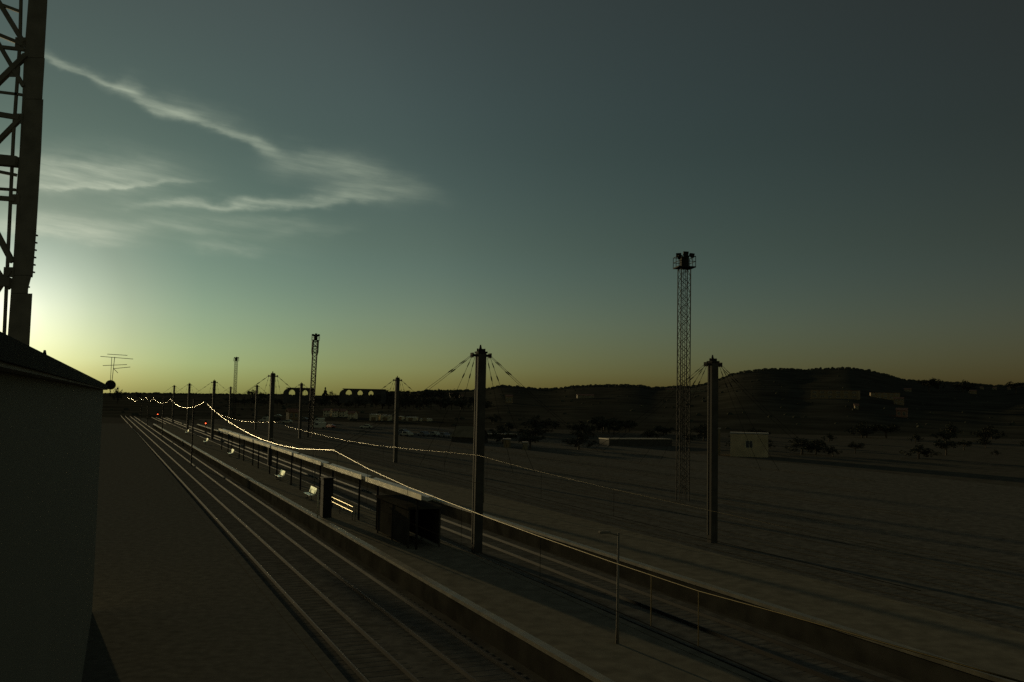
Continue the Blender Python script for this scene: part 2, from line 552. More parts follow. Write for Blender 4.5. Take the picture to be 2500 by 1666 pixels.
for k in range(9):
    y = 575+k*18
    xr = 89+(80-89)*(y-560)/112 if y < 672 else 68
    p = at_depth(xr+1, y, 30.3)-Vector(tower.location)
    mb = MB()
    mb.obox(p, ex, Vector((0, 1, 0)), Z, 0.03, 0.06, 0.025)
    mb.build('bolt', m_tower, tower)
mb = MB()
mb.bar(tp(55, -160), tp(49, 100), 0.085)
mb.bar(tp(49, 100), tp(33, 330), 0.085)
mb.bar(tp(33, 330), tp(10, 826), 0.085)
mb.build('inner_pipe', m_tower, tower)
mb = MB()
mb.bar(tp(62, 220), tp(38, 500), 0.025)
mb.build('cable', m_tower, tower)
# the lattice: far chords and diagonals reaching left out of the frame
def lattice_bar(a, b, w, name='brace'):
    m_ = MB()
    m_.bar(tp(*a), tp(*b), w)
    m_.build(name, m_tower, tower)
for a, b, w in [((-6, 0), (58, 105), 0.14), ((58, 110), (-110, 42), 0.12), ((66, -40), (-110, 22), 0.11), ((-25, 70), (58, 212), 0.12),
                ((64, 135), (-62, 258), 0.17), ((60, 122), (-60, 108), 0.11), ((54, 232), (-60, 218), 0.085), ((48, 288), (-60, 270), 0.16),
                ((48, 292), (-60, 402), 0.14), ((44, 396), (-60, 386), 0.34), ((40, 428), (-60, 408), 0.10), ((38, 464), (-60, 458), 0.09),
                ((38, 487), (-60, 480), 0.15), ((30, 640), (-70, 452), 0.16), ((28, 690), (-70, 684), 0.30), ((26, 660), (-60, 790), 0.15), ((52, 30), (-110, -30), 0.1),
                ((24, 705), (-20, 640), 0.12)]:
    lattice_bar(a, b, w)
for dx in (-75, -150):
    m_ = MB()
    m_.bar(tp(45+dx, -160, 31.5), tp(-5+dx, 845, 31.5), 0.22)
    m_.build('far_chord', m_tower, tower)
mb = MB()
for (x, y) in [(50, 104), (36, 176), (44, 290), (36, 487), (22, 665)]:
    mb = MB()
    mb.obox(tp(x, y), ex, Vector((0, 1, 0)), Z, 0.17, 0.03, 0.17)
    mb.build('gusset_plate', m_tower, tower)

# things along the eave
AD = 37.4
ant = thing('tv_antenna', 'rooftop television aerial on a thin twin mast at the far end of the eave', 'antenna', at_depth(270, 945, AD))
def ap(px, py, d=AD):
    return at_depth(px, py, d)-Vector(ant.location)
mb = MB()
mb.tube([ap(269, 940), ap(273, 872)], 0.011)
mb.tube([ap(272.5, 940), ap(280, 872)], 0.013)
mb.build('mast', m_dark_steel, ant)
for a, b in [((262, 865), (311, 868)), ((245, 870.5), (325, 877)), ((251, 893), (310, 890.5)), ((277, 900.5), (318, 896.5)), ((278, 901), (288, 911))]:
    m_ = MB()
    m_.tube([ap(*a), ap(*b)], 0.011)
    m_.build('element', m_dark_steel, ant)
dish = thing('satellite_dish', 'small round satellite dish below the television aerial at the end of the roof', 'satellite dish', at_depth(270, 952, AD-0.3))
mb = MB()
c = at_depth(270, 940, AD-0.3)-Vector(dish.location)
dirv = Vector((0.5, -0.8, 0.25)).normalized()
a1 = dirv.cross(Z).normalized()
a2 = a1.cross(dirv)
for ring in range(6):
    t = ring/5
    rr = 0.205*math.sin(t*PI/2)
    dd = 0.06*(1-t*t)
    for k in range(20):
        mb.v.append(c+(a1*math.cos(2*PI*k/20)+a2*math.sin(2*PI*k/20))*rr-dirv*dd)
for ring in range(5):
    for k in range(20):
        mb.f.append((ring*20+k, ring*20+(k+1) % 20, ring*20+20+(k+1) % 20, ring*20+20+k))
bowl = mb.build('reflector', m_dark_steel, dish, smooth=True)
sm = bowl.modifiers.new('thick', 'SOLIDIFY')
sm.thickness = 0.012
mb = MB()
mb.tube([c-dirv*0.06, c-dirv*0.1-Z*0.18, Vector((0, 0, -0.1))], 0.02)
mb.build('bracket', m_dark_steel, dish)
mb = MB()
mb.tube([c-a2*0.18, c+dirv*0.2], 0.008)
mb.obox(c+dirv*0.2, dirv, a1, a2, 0.04, 0.025, 0.025)
mb.build('feed_arm', m_dark_steel, dish)
vp = B(30, -1.6, 9.3)
p_ = at_depth(107, 868, 28)
vent = thing('vent_pipe', 'tiny capped vent pipe poking over the eave right of the lattice tower', 'vent pipe', (p_.x, p_.y, 9.3))
h_ = at_depth(107, 855, 28).z-9.3
mb = MB()
mb.tube([(0, 0, 0), (0, 0, h_*0.6)], 0.035, 8)
mb.build('pipe', m_dark_steel, vent)
mb = MB()
mb.tube([(0.02, 0, h_*0.62), (0.02, 0, h_*0.8), (0.02, 0, h_)], [0.06, 0.075, 0.03], 8)
mb.build('cap', m_dark_steel, vent)

# ------------------------------------------------------------------ cable masts
def make_mast():
    """square pole with a cross head; its eight stays fan out along and across the tracks"""
    r = thing('cable_mast', '', 'mast', (0, 0, 0), RAILROT, 'cable masts standing in two rows across the yard')
    mb = MB()
    hw = 0.29
    mb.add([(s*hw, t*hw, z) for z in (-1.1, 12.2) for s, t in ((-1, -1), (1, -1), (1, 1), (-1, 1))],
           [(3, 2, 1, 0), (4, 5, 6, 7), (0, 1, 5, 4), (1, 2, 6, 5), (2, 3, 7, 6), (3, 0, 4, 7)])
    pole = mb.build('pole', m_mast, r, bevel=0.03)
    mb = MB()
    mb.box(-0.305, -0.292, 0.14, 0.25, -0.5, 12.0)
    mb.build('lit_edge_strip', m_tower, pole)  # added paler strip, stands in for sunlight along the pole's left edge
    mb = MB()
    mb.box(-0.34, 0.34, -0.34, 0.34, 12.2, 12.32)
    mb.box(-0.2, 0.2, -0.2, 0.2, 12.32, 12.5)
    mb.tube([(-0.05, 0, 12.5), (-0.05, 0, 12.78)], [0.10, 0.04], 8)
    for s in (-1, 1):
        mb.tube([(s*0.26, 0, 12.32), (s*0.26, 0, 12.52)], [0.06, 0.05], 6)
    mb.build('head', m_dark_steel, r)
    for ax, ay in ((1, 0), (-1, 0)):
        mb = MB()
        mb.box(min(ax*0.29, ax*0.62), max(ax*0.29, ax*0.62), -0.13, 0.13, 11.98, 12.14)
        mb.box(min(ax*0.60, ax*0.70), max(ax*0.60, ax*0.70), -0.2, 0.2, 11.9, 12.22)
        mb.build('arm', m_dark_steel, r)
    for (sx, sy, ex_, ey_, ez_) in [(-0.68, 0.14, -9.65, 0.5, 5.85), (-0.66, -0.14, -9.65, -0.6, 5.75), (0.68, 0.14, 9.4, 0.5, 5.6), (0.66, -0.14, 9.4, -0.6, 5.5),
                                    (-0.55, 0.2, -1.6, 7.6, 4.2), (-0.3, 0.3, 0.3, 7.6, 4.2), (0.55, -0.2, 1.6, -5.4, 4.6), (0.3, -0.3, 0.2, -5.2, 4.6)]:
        p0, p1 = Vector((sx, sy, 12.05)), Vector((ex_, ey_, ez_))
        L = (p1-p0).length
        d = (p1-p0)/L
        mb = MB()
        pts = [p0+d*(L*i/8)-Z*0.25*math.sin(PI*i/8) for i in range(9)]
        mb.tube(pts, 0.013, 5)
        for s0, rr in ((0.75, 0.03), (1.7, 0.04)):
            q = p0+d*s0-Z*0.25*math.sin(PI*s0/L)
            mb.tube([q-d*0.22, q-d*0.12, q+d*0.12, q+d*0.22], [0.02, rr, rr, 0.02], 6)
        mb.build('stay_cable', m_wire_dark, r)
    # side stay anchors: a light cross rod where the stays meet above the rails
    return r
mastA = make_mast()
A_POS = [(56.2, 22.75), (136.0, 22.0), (219.0, 22.2), (286.0, 21.9), (355.0, 21.9)]
A_LAB = ['nearest and largest dark cable mast, standing alone right of the picture centre line',
         'dark cable mast just left of the lamp tower with two round arches behind it',
         'dark cable mast between the thin distant lamp tower and the television aerial',
         'small dark cable mast, second from left on the horizon',
         'smallest dark cable mast, farthest left on the horizon']
B_POS = [(55.2, 41.0), (139.7, 42.2), (224.0, 43.2), (284.0, 41.3), (357.0, 42.2)]
B_LAB = ['dark cable mast in front of the big hill, right of the tallest floodlight tower',
         'slim dark cable mast left of the nearest mast, before the tree line',
         'dark cable mast standing in front of the two round arches',
         'little dark cable mast just left of the mast by the arches, by a bushy tree',
         'tiny dark cable mast beside the foot of the thinnest distant floodlight tower']
A_LAB[0] = 'nearest and largest dark cable mast, eight stays spreading from its head'
for i, (u, v) in enumerate(A_POS):
    if i == 0:
        mastA.location = W(u, v, 0)
        mastA['label'] = A_LAB[0]
    else:
        copy_thing(mastA, W(u, v, 0), label=A_LAB[i])
for i, (u, v) in enumerate(B_POS):
    copy_thing(mastA, W(u, v, 0), label=B_LAB[i])

# ------------------------------------------------------------------ overhead wires
def wire_line(label, v, pts, drop=None, r=0.020, contact=None, bend=-0.0):
    root = thing('overhead_wire', label, 'wire', W(0, 0, 0), 0, 'overhead lines above the tracks')
    mb = MB()
    dense = []
    for (u0, z0), (u1, z1) in zip(pts[:-1], pts[1:]):
        for k in range(3):
            t = k/3
            dense.append(W(u0+(u1-u0)*t, v, z0+(z1-z0)*t))
    dense.append(W(pts[-1][0], v, pts[-1][1]))
    mb.tube(dense, r, 6)
    mb.build('messenger_wire', m_wire, root, smooth=True)
    def zat(u):
        for (u0, z0), (u1, z1) in zip(pts[:-1], pts[1:]):
            if min(u0, u1) <= u <= max(u0, u1):
                return z0+(z1-z0)*(u-u0)/(u1-u0)
        return pts[0][1]
    if contact is not None:
        mb = MB()
        us = sorted(p[0] for p in pts)
        mb.tube([W(us[0]+(us[-1]-us[0])*i/20, v, contact) for i in range(21)], 0.012, 5)
        mb.build('contact_wire', m_wire_dark, root)
        for u in drop:
            mb = MB()
            mb.tube([W(u, v, zat(u)), W(u, v, contact)], 0.014 if u < 21 else 0.008, 5)
            mb.build('dropper', m_wire if u < 21 else m_wire_dark, root)
    return root
def sag(u0, z0, u1, z1, low, n=10, skew=0.5):
    out_ = []
    for i in range(n+1):
        t = i/n
        zc = z0+(z1-z0)*t
        out_.append((u0+(u1-u0)*t, zc-low*4*t*(1-t)))
    return out_
w1 = [(8.0, 5.0), (14.9, 4.8), (17.6, 4.7), (21.4, 4.7), (26, 4.74), (30.0, 4.8), (39.7, 5.0), (46.8, 5.3), (53.4, 5.72), (55.0, 5.82)]
w1 += [(58, 5.68), (61.7, 5.5), (66, 5.3), (70.9, 5.2), (76, 5.14), (83.1, 5.17), (90, 5.32), (99.8, 5.68), (110, 6.15), (120.5, 6.75), (130, 7.5), (137.3, 8.1)]
w1 += sag(137.3, 8.1, 216, 8.0, 1.35)[1:]+sag(216, 8.0, 301, 7.9, 1.25)[1:]+sag(301, 7.9, 362, 7.8, 1.1)[1:]+sag(362, 7.8, 440, 7.8, 1.2)[1:]
wire_line('bright sagging copper wire over the track nearest the platform with benches', 12.7, w1, [17.6, 19.6]+[26+7*i for i in range(15)], 0.017, 3.45)
w2 = [(20, 4.6), (38.2, 4.88), (47.8, 5.12), (55.6, 5.42), (61, 5.28), (70.6, 5.0), (80, 4.78), (91.2, 4.68), (105, 4.75), (126, 5.02), (136, 5.35)]
w2 += sag(136, 5.35, 219, 5.4, 0.9)[1:]
wire_line('dull copper wire strung between the cable masts of the nearer row', 22.45, w2, [30+8*i for i in range(10)], 0.006, 3.6)
w3 = sag(330, 7.2, 440, 7.4, 1.0)+sag(440, 7.4, 520, 7.4, 0.8)[1:]
wire_line('short far glint of wire left of the platform end signal', 9.2, w3, [], 0.02, None)

# line poles that carry the outer wire
def make_pole():
    r = thing('catenary_pole', '', 'pole', (0, 0, 0), RAILROT, 'slim poles carrying the wire between the two near tracks')
    mb = MB()
    mb.box(-0.09, 0.09, -0.012, 0.012, -1.1, 8.5)
    mb.box(-0.09, -0.075, -0.08, 0.08, -1.1, 8.5)
    mb.box(0.075, 0.09, -0.08, 0.08, -1.1, 8.5)
    mb.build('post', m_dark_steel, r)
    mb = MB()
    mb.tube([(0.09, 0, 8.3), (1.5, 0, 8.08)], 0.03, 6)
    mb.tube([(0.09, 0, 7.4), (1.35, 0, 8.08)], 0.02, 6)
    mb.build('bracket', m_dark_steel, r)
    return r
pole0 = make_pole()
pole0.location = W(137.3, 11.2, 0)
pole0['label'] = 'slim wire pole at the first high peak of the bright sagging wire'
copy_thing(pole0, W(216, 11.2, 0), label='slim wire pole at the second high peak of the bright wire')
copy_thing(pole0, W(301, 11.2, 0), label='slim wire pole at the third, far peak of the bright wire')
copy_thing(pole0, W(362, 11.2, 0), label='slim wire pole at the farthest small peak of the bright wire')

# ------------------------------------------------------------------ floodlight towers
def make_flood(ring=False, k_=1.0):
    r = thing('floodlight_tower', '', 'floodlight tower', (0, 0, 0), R(9), 'lattice floodlight towers')
    hw, top = 0.52, 23.6
    for s in (-1, 1):
        for t in (-1, 1):
            mb = MB()
            mb.bar((s*hw, t*hw, -1.1), (s*hw, t*hw, top), 0.085*k_)
            mb.build('chord', m_dark_steel, r)
    mb = MB()
    n = 26
    for i in range(n):
        z0, z1 = top*i/n, top*(i+1)/n
        for s in (-1, 1):
            k = 1 if (i % 2) else -1
            mb.bar((-hw*k, s*hw, z0), (hw*k, s*hw, z1), 0.045*k_)
            mb.bar((s*hw, -hw*k, z0), (s*hw, hw*k, z1), 0.045*k_)
            mb.bar((-hw*k*0.98, s*hw, z1), (hw*k*0.98, s*hw, z0), 0.03*k_)
    mb.build('lattice', m_dark_steel, r)
    mb = MB()
    for x in (-0.09, 0.15):
        mb.bar((x, 0.1, -1), (x, 0.1, top), 0.05)
    for i in range(60):
        mb.bar((-0.09, 0.1, i*0.4), (0.15, 0.1, i*0.4), 0.025)
    mb.build('ladder', m_dark_steel, r)
    mb = MB()
    mb.box(-0.95, 0.95, -0.95, 0.95, top, top+0.12)
    mb.build('platform_deck', m_dark_steel, r)
    mb = MB()
    for s in (-1, 1):
        for t in (-1, 0, 1):
            mb.bar((s*0.92, t*0.92, top+0.1), (s*0.92, t*0.92, top+1.2), 0.05)
            mb.bar((t*0.92, s*0.92, top+0.1), (t*0.92, s*0.92, top+1.2), 0.05)
        for z in (0.65, 1.2):
            mb.bar((s*0.92, -0.92, top+z), (s*0.92, 0.92, top+z), 0.05)
            mb.bar((-0.92, s*0.92, top+z), (0.92, s*0.92, top+z), 0.05)
    mb.build('guard_rail', m_dark_steel, r)
    mb = MB()
    mb.box(-0.42, 0.42, -0.3, 0.3, top+0.12, top+1.25)
    mb.build('control_box', m_dark_steel, r)
    for (x, y, z, a) in [(-0.72, -0.3, 1.35, 0.5), (0.0, -0.35, 1.55, 0.0), (0.68, -0.3, 1.4, -0.5), (-0.3, 0.5, 1.3, 2.6), (0.4, 0.55, 1.3, 3.6)]:
        mb = MB()
        d1 = Vector((math.sin(-a), -math.cos(a), -0.35)).normalized()
        sx_ = d1.cross(Z).normalized()
        up_ = sx_.cross(d1)
        c_ = Vector((x, y, top+z))
        mb.obox(c_, sx_, d1, up_, 0.24, 0.14, 0.2)
        mb.obox(c_+d1*0.16, sx_, d1, up_, 0.28, 0.02, 0.24)
        mb.bar(c_-Z*0.2, (x, y, top+0.9), 0.06)
        mb.build('floodlight', m_dark_steel, r, bevel=0.02)
    if ring:
        mb = MB()
        for s in (-1, 1):
            for t in (-1, 1):
                mb.bar((s*0.72, t*0.72, top-3.1), (s*0.72, t*0.72, top-0.1), 0.16)
            for z in (-0.3, -1.6, -3.0):
                mb.bar((s*0.72, -0.72, top+z), (s*0.72, 0.72, top+z), 0.12)
                mb.bar((-0.72, s*0.72, top+z), (0.72, s*0.72, top+z), 0.12)
        for k in range(4):
            a_ = k*PI/2
            mb.bar((0.72*math.cos(a_+PI/4)*1.4, 0.72*math.sin(a_+PI/4)*1.4, top-3.1), (hw*math.cos(a_+PI/4)*1.4, hw*math.sin(a_+PI/4)*1.4, top-4.1), 0.12)
        mb.build('service_cage', m_dark_steel, r)
    return r
def place_flood(r, px, top_py, hgt=25.3):
    """stand the tower so that its top shows at the given bearing and height"""
    rr = ray(px, top_py)
    d = (hgt-H)/rr.z
    r.location = (rr.x*d, rr.y*d, 0)
f1 = make_flood()
f1['label'] = 'tallest lattice floodlight tower with a railed lamp platform, left of the big hill'
place_flood(f1, 1671, 617)
f2 = make_flood(True, 2.2)
f2['label'] = 'mid distance floodlight tower with a wider cage under its top, behind the round arches'
place_flood(f2, 766, 815)
f2.rotation_euler = (0, R(1.2), R(20))
f3 = copy_thing(f1, (0, 0, 0), R(33), label='thinnest distant floodlight tower between two far cable masts')
place_flood(f3, 577, 872)

# ------------------------------------------------------------------ furniture on the platform
def make_bench():
    r = thing('platform_bench', '', 'bench', (0, 0, 0), RAILROT, 'pale metal benches along the platform')
    L = 1.3
    tilt = R(16)
    bx_, bz_ = math.sin(tilt), math.cos(tilt)
    upv = Vector((bx_, 0, bz_))
    nv = Vector((bz_, 0, -bx_))
    mb = MB()
    for i in range(3):
        for j in range(2):
            mb.obox(Vector((0.08, -0.86+0.86*i, 0.50))+upv*(0.155+0.28*j), nv, Vector((0, 1, 0)), upv, 0.012, 0.405, 0.13)
    mb.build('backrest', m_bench, r)
    mb = MB()
    for i in range(3):
        mb.box(-0.42, 0.03, -0.86+0.86*i-0.405, -0.86+0.86*i+0.405, 0.44, 0.465)
        mb.box(-0.45, -0.42, -0.86+0.86*i-0.405, -0.86+0.86*i+0.405, 0.40, 0.46)
    mb.build('seat', m_bench, r)
    for s in (-0.9, 0.9):
        mb = MB()
        mb.bar((-0.38, s, 0.02), (0.02, s, 0.02), 0.05)
        mb.bar((-0.18, s, 0.0), (-0.18, s, 0.43), 0.06)
        mb.bar((0.0, s, 0.43), Vector((0.10, s, 0.50))+upv*0.5, 0.035)
        mb.build('leg', m_dark_steel, r)
    return r
bench = make_bench()
bench.location = W(81.4, 16.9, -0.02)
bench['label'] = 'bright pale metal bench nearest the camera, beside the white sign post'
for u, v, lab in [(100.5, 17.5, 'bright metal bench second from the white sign post'),
                  (141.5, 17.2, 'small bright bench, third along the platform from the white sign post'),
                  (177.8, 17.0, 'small bright bench, fourth along the platform from the white sign post'),
                  (222.0, 17.0, 'faintest far bench on the near platform, last of the row')]:
    copy_thing(bench, W(u, v, -0.02), label=lab)

# canopy: a line of narrow roof bays on posts
def make_bay():
    r = thing('platform_canopy', '', 'canopy', (0, 0, 0), RAILROT, 'canopy bays in a line along the platform')
    mb = MB()
    mb.prism([(-0.36, 0.13), (-0.36, 0.36), (0.0, 0.24), (0.36, 0.36), (0.36, 0.13), (0.0, 0.02)], (0, -6.3, 3.05), ex, Z, Vector((0, 1, 0)), 12.6)
    mb.build('roof', m_metalroof, r)
    mb = MB()
    mb.box(-0.40, -0.365, -6.3, 6.3, 3.14, 3.46)
    mb.build('fascia', m_bench2, r)
    for y in (-4.4, 4.4):
        mb = MB()
        mb.tube([(0, y, -0.02), (0, y, 3.06)], 0.075, 10)
        mb.build('post', m_dark_steel, r, smooth=True)
    return r
m_bench2 = mat('fascia_metal', (0.55, 0.50, 0.38), 0.42, metal=0.85, var=0.12, scale=0.7)
bay = make_bay()
bay_labels = ['nearest canopy bay, dull brownish roof strip under the bright wire',
              'second canopy bay from the camera, above the twin handrails',
              'third canopy bay, pale roof strip above the nearest bench',
              'fourth canopy bay, pale roof strip above the second bench from the sign post',
              'fifth canopy bay, greyer roof strip right of two small bright benches',
              'sixth canopy bay, farther along the pale roof line',
              'seventh canopy bay, faint strip near the far end of the roof line',
              'last faint canopy bay at the far end of the roof line']
for i in range(8):
    u = 57.0+14.0*i
    v = 17.35+0.06*i
    if i == 0:
        bay.location = W(u, v, 0)
        bay['label'] = bay_labels[0]
    else:
        copy_thing(bay, W(u, v, 0), label=bay_labels[i])

hr = thing('handrail', 'twin bright horizontal handrails guarding the stair head below the canopy', 'handrail', W(70, 16.9, 0), RAILROT)
for z in (0.62, 0.98):
    mb = MB()
    mb.tube([(0, -4.2+0.6*i, z) for i in range(17)], 0.03, 10)
    mb.build('rail', m_handrail, hr, smooth=True)
for y in (-4.2, -3.4, 0.6, 5.4):
    mb = MB()
    mb.tube([(0.03, y, -0.02), (0.03, y, 1.0)], 0.024, 8)
    mb.build('post', m_dark_steel, hr, smooth=True)

sp = on_level(775, 1264, 0)
sgn = thing('sign_post', 'slim white sign post standing right of the nearest bright bench', 'sign post', (sp.x, sp.y, -0.02), RAILROT)
mb = MB()
mb.tube([(0, 0, 0), (0, 0, 2.15)], 0.05, 10)
mb.build('post', m_white, sgn, smooth=True)
mb = MB()
mb.box(-0.07, 0.07, -0.03, 0.03, 1.2, 2.1)
mb.build('panel', m_bench, sgn, bevel=0.01)
kp = on_level(795, 1262, 0)
ks_ = thing('information_kiosk', 'dark upright kiosk slab between the white sign post and the handrails', 'kiosk', (kp.x, kp.y, -0.02), RAILROT)
mb = MB()
mb.box(-0.34, 0.34, -0.5, 0.5, 0, 2.9)
mb.build('body', m_dark_steel, ks_, bevel=0.04)
mb = MB()
mb.box(-0.40, 0.40, -0.56, 0.56, 2.9, 3.0)
mb.build('cap', m_dark_steel, ks_)
shp = W(56.5, 18.0, -0.02)
sh = thing('waiting_shelter', 'dark boxy waiting shelter under the nearest canopy bay', 'shelter', shp, RAILROT)
mb = MB()
mb.box(-1.0, -0.94, -3.4, 3.4, 0.15, 2.35)
mb.box(0.94, 1.0, -3.4, 3.4, 0.15, 2.35)
mb.box(-0.94, 0.94, 3.34, 3.4, 0.15, 2.35)
mb.build('side_panel', m_shelter, sh)
mb = MB()
mb.box(-1.15, 1.15, -3.6, 3.6, 2.36, 2.5)
mb.build('roof', m_shelter, sh)
for x in (-1.0, 1.0):
    for y in (-3.4, 0, 3.4):
        mb = MB()
        mb.box(x-0.045, x+0.045, y-0.045, y+0.045, 0, 2.355)
        mb.build('post', m_shelter, sh)

# lamp posts on the near platforms
def make_lamp():
    r = thing('lamp_post', '', 'lamp post', (0, 0, 0), RAILROT, 'thin lamp posts on the platforms')
    mb = MB()
    mb.tube([(0, 0, -0.02), (0, 0, 1.0), (0, 0, 4.1)], [0.07, 0.05, 0.04], 8)
    mb.build('post', m_tower, r, smooth=True)
    mb = MB()
    mb.tube([(0, 0, 4.0), (-0.5, 0, 4.15)], 0.025, 6)
    mb.build('arm', m_tower, r)
    mb = MB()
    mb.box(-0.85, -0.4, -0.09, 0.09, 4.10, 4.2)
    mb.build('lantern', m_tower, r, bevel=0.02)
    return r
lamp = make_lamp()
lp = on_level(1507, 1570, 0)
lamp.location = (lp.x, lp.y, 0)
lamp['label'] = 'thin lamp post on the bench platform, lower right of the centre'
copy_thing(lamp, W(86.8, 18.3, 0), label='thin lamp post behind the nearest bright bench')
copy_thing(lamp, W(107.0, 18.2, 0), label='thin lamp post left of the second bench from the sign post')
copy_thing(lamp, W(75.0, 30.9, 0), label='thin lamp post on the far platform behind the nearest cable mast')

# signals with red lamps
def make_signal():
    r = thing('railway_signal', '', 'signal', (0, 0, 0), RAILROT, 'red railway signals at the far end of the yard')
    mb = MB()
    mb.tube([(0, 0, -1.1), (0, 0, 3.4)], 0.07, 8)
    mb.build('post', m_dark_steel, r)
    mb = MB()
    mb.box(-0.22, 0.22, -0.12, 0.06, 2.7, 3.9)
    mb.build('head', m_dark_steel, r, bevel=0.03)
    mb = MB()
    mb.tube([(0, -0.13, 3.1), (0, -0.20, 3.1)], [0.13, 0.13], 12)
    mb.build('red_lamp', m_red_lamp, r, smooth=True)
    return r
sig = make_signal()
for i, (px, py, v, lab) in enumerate([(385, 1012, 14.2, 'red signal right of the vanishing rails, brightest of the three'),
                                      (307, 1020, 7.4, 'faint red signal nearest the station building corner'),
                                      (502, 1034, 23.6, 'small red signal below the high peak of the bright wire')]):
    rr = ray(px, py)
    k = v/rr.dot(N)
    p = CAM+rr*k
    o = sig if i == 0 else copy_thing(sig, (0, 0, 0))
    o.location = (p.x, p.y, p.z-3.1)
    o['label'] = lab
    o.scale = (1, 1, 1)

# ------------------------------------------------------------------ land beyond the yard
SKYLINE = [(-600, 958), (300, 962), (330, 961), (600, 964), (690, 965), (765, 968), (830, 967), (915, 966), (935, 957), (960, 957), (1000, 958), (1010, 960), (1040, 955), (1090, 956), (1150, 954), (1190, 950),
           (1220, 943), (1250, 944), (1290, 949), (1340, 951), (1370, 949), (1400, 944), (1450, 942), (1520, 941), (1560, 943), (1600, 948), (1640, 946), (1690, 944), (1720, 938), (1760, 926),
           (1800, 911), (1850, 903), (1890, 901), (1930, 901), (1960, 903), (2000, 901), (2050, 899), (2080, 899), (2120, 905), (2160, 914), (2200, 926), (2240, 931), (2290, 932), (2330, 934),
           (2360, 935), (2395, 940), (2450, 943), (2500, 937), (2700, 930), (3200, 940)]
def sky_y(px):
    for (x0, y0), (x1, y1) in zip(SKYLINE[:-1], SKYLINE[1:]):
        if x0 <= px <= x1:
            t = (px-x0)/(x1-x0)
            return y0+(y1-y0)*t
    return SKYLINE[0][1] if px < SKYLINE[0][0] else SKYLINE[-1][1]
R0 = 330.0
def ridge_r(px):
    if px < 1100:
        return 1500.0
    if px < 1700:
        return 1500-(px-1100)/600*100
    return 1400+min(1, (px-1700)/250)*400
def px_of(x, y):
    """bearing of a ground point, expressed as photograph column on the horizon line"""
    q = Vector((x, y, 0))
    k = FPX/q.dot(fw)
    return 1250+k*q.dot(rtc)
def land(x, y):
    if y < 50:
        return -1.3
    px = px_of(x, y)
    d = y
    rs = ridge_r(px)
    rr = ray(px, sky_y(px))
    zs = H+rr.z*rs
    if d < R0:
        return -1.3
    t = (d-R0)/(rs-R0)
    if t <= 1:
        return -1.3+(zs+1.3)*(t**1.25)
    return zs-(t-1)*zs*1.6
mb = MB()
cols = [-700+i*14 for i in range(285)]
deps = [300, 330, 380, 440, 510, 590, 680, 780, 890, 1000, 1120, 1250, 1330, 1400, 1470, 1540, 1620, 1700, 1780, 1850, 1930, 2060, 2300]
for px in cols:
    rh = ray(px, 981)
    for d in deps:
        x = rh.x*d
        p = Vector((x, d, 0))
        q = px
        rs = ridge_r(q)
        z = land(x, d)
        mb.v.append(Vector((x, d, z+mnoise.noise(p*0.02)*min(1.5, max(0, (d-330)/200)))))
nd_ = len(deps)
for i in range(len(cols)-1):
    for j in range(nd_-1):
        mb.f.append((i*nd_+j, (i+1)*nd_+j, (i+1)*nd_+j+1, i*nd_+j+1))
m_hill = mat('wooded_slope', (0.06, 0.057, 0.043), 0.98, var=0.4, scale=0.03, spec=0.0, detail=12)
hl = mb.build('hills', m_hill, smooth=True)
struct(hl)
def on_land(px, py, far=3000):
    """where the line of sight first meets the ground or the slope"""
    rr = ray(px, py)
    d = 120.0
    while d < far:
        p = CAM+rr*d
        if p.z <= max(land(p.x, p.y), -1.1):
            return p
        d += 2.0
    return CAM+rr*1300

# woodland that reads as one mass on the slopes
ICO = None
def ico(sub):
    bm = bmesh.new()
    bmesh.ops.create_icosphere(bm, subdivisions=sub, radius=1)
    r = ([v.co.copy() for v in bm.verts], [tuple(v.index for v in f.verts) for f in bm.faces])
    bm.free()
    return r
IV, IF = ico(2)
mb = MB()
rnd = random.Random(3)
cnt = 0
def add_clump(p, s, h):
    sd = rnd.uniform(0, 100)
    vs = []
    for v in IV:
        k = 1+0.45*mnoise.noise(v*1.6+Vector((sd, sd, 0)))+0.2*mnoise.noise(v*4+Vector((0, sd, sd)))
        vs.append(Vector((v.x*s*k, v.y*s*k, v.z*h*k))+p)
    mb.add(vs, IF)
for i in range(2600):
    px = rnd.uniform(-100, 2650)
    rs = ridge_r(px)
    sky_edge = rnd.random() < 0.8
    d = rs*rnd.uniform(0.94, 1.02) if sky_edge else R0+(rs-R0)*rnd.uniform(0.02, 1.0)
    rh = ray(px, 981)
    p = Vector((rh.x*d, d, 0))
    p.z = land(p.x, p.y)
    s = rnd.uniform(1.2, 2.8) if sky_edge else rnd.uniform(0.5, 1.3)
    if px < 1000 and sky_edge:
        s *= 0.8
    add_clump(p+Z*s*0.2, s*rnd.uniform(0.9, 1.7), s*rnd.uniform(0.6, 1.1))
wl = mb.build('woodland', m_leaf, fix=False, smooth=True)
wl['kind'] = 'stuff'
wl['label'] = 'dark scrub and woodland covering the slopes behind the yard'

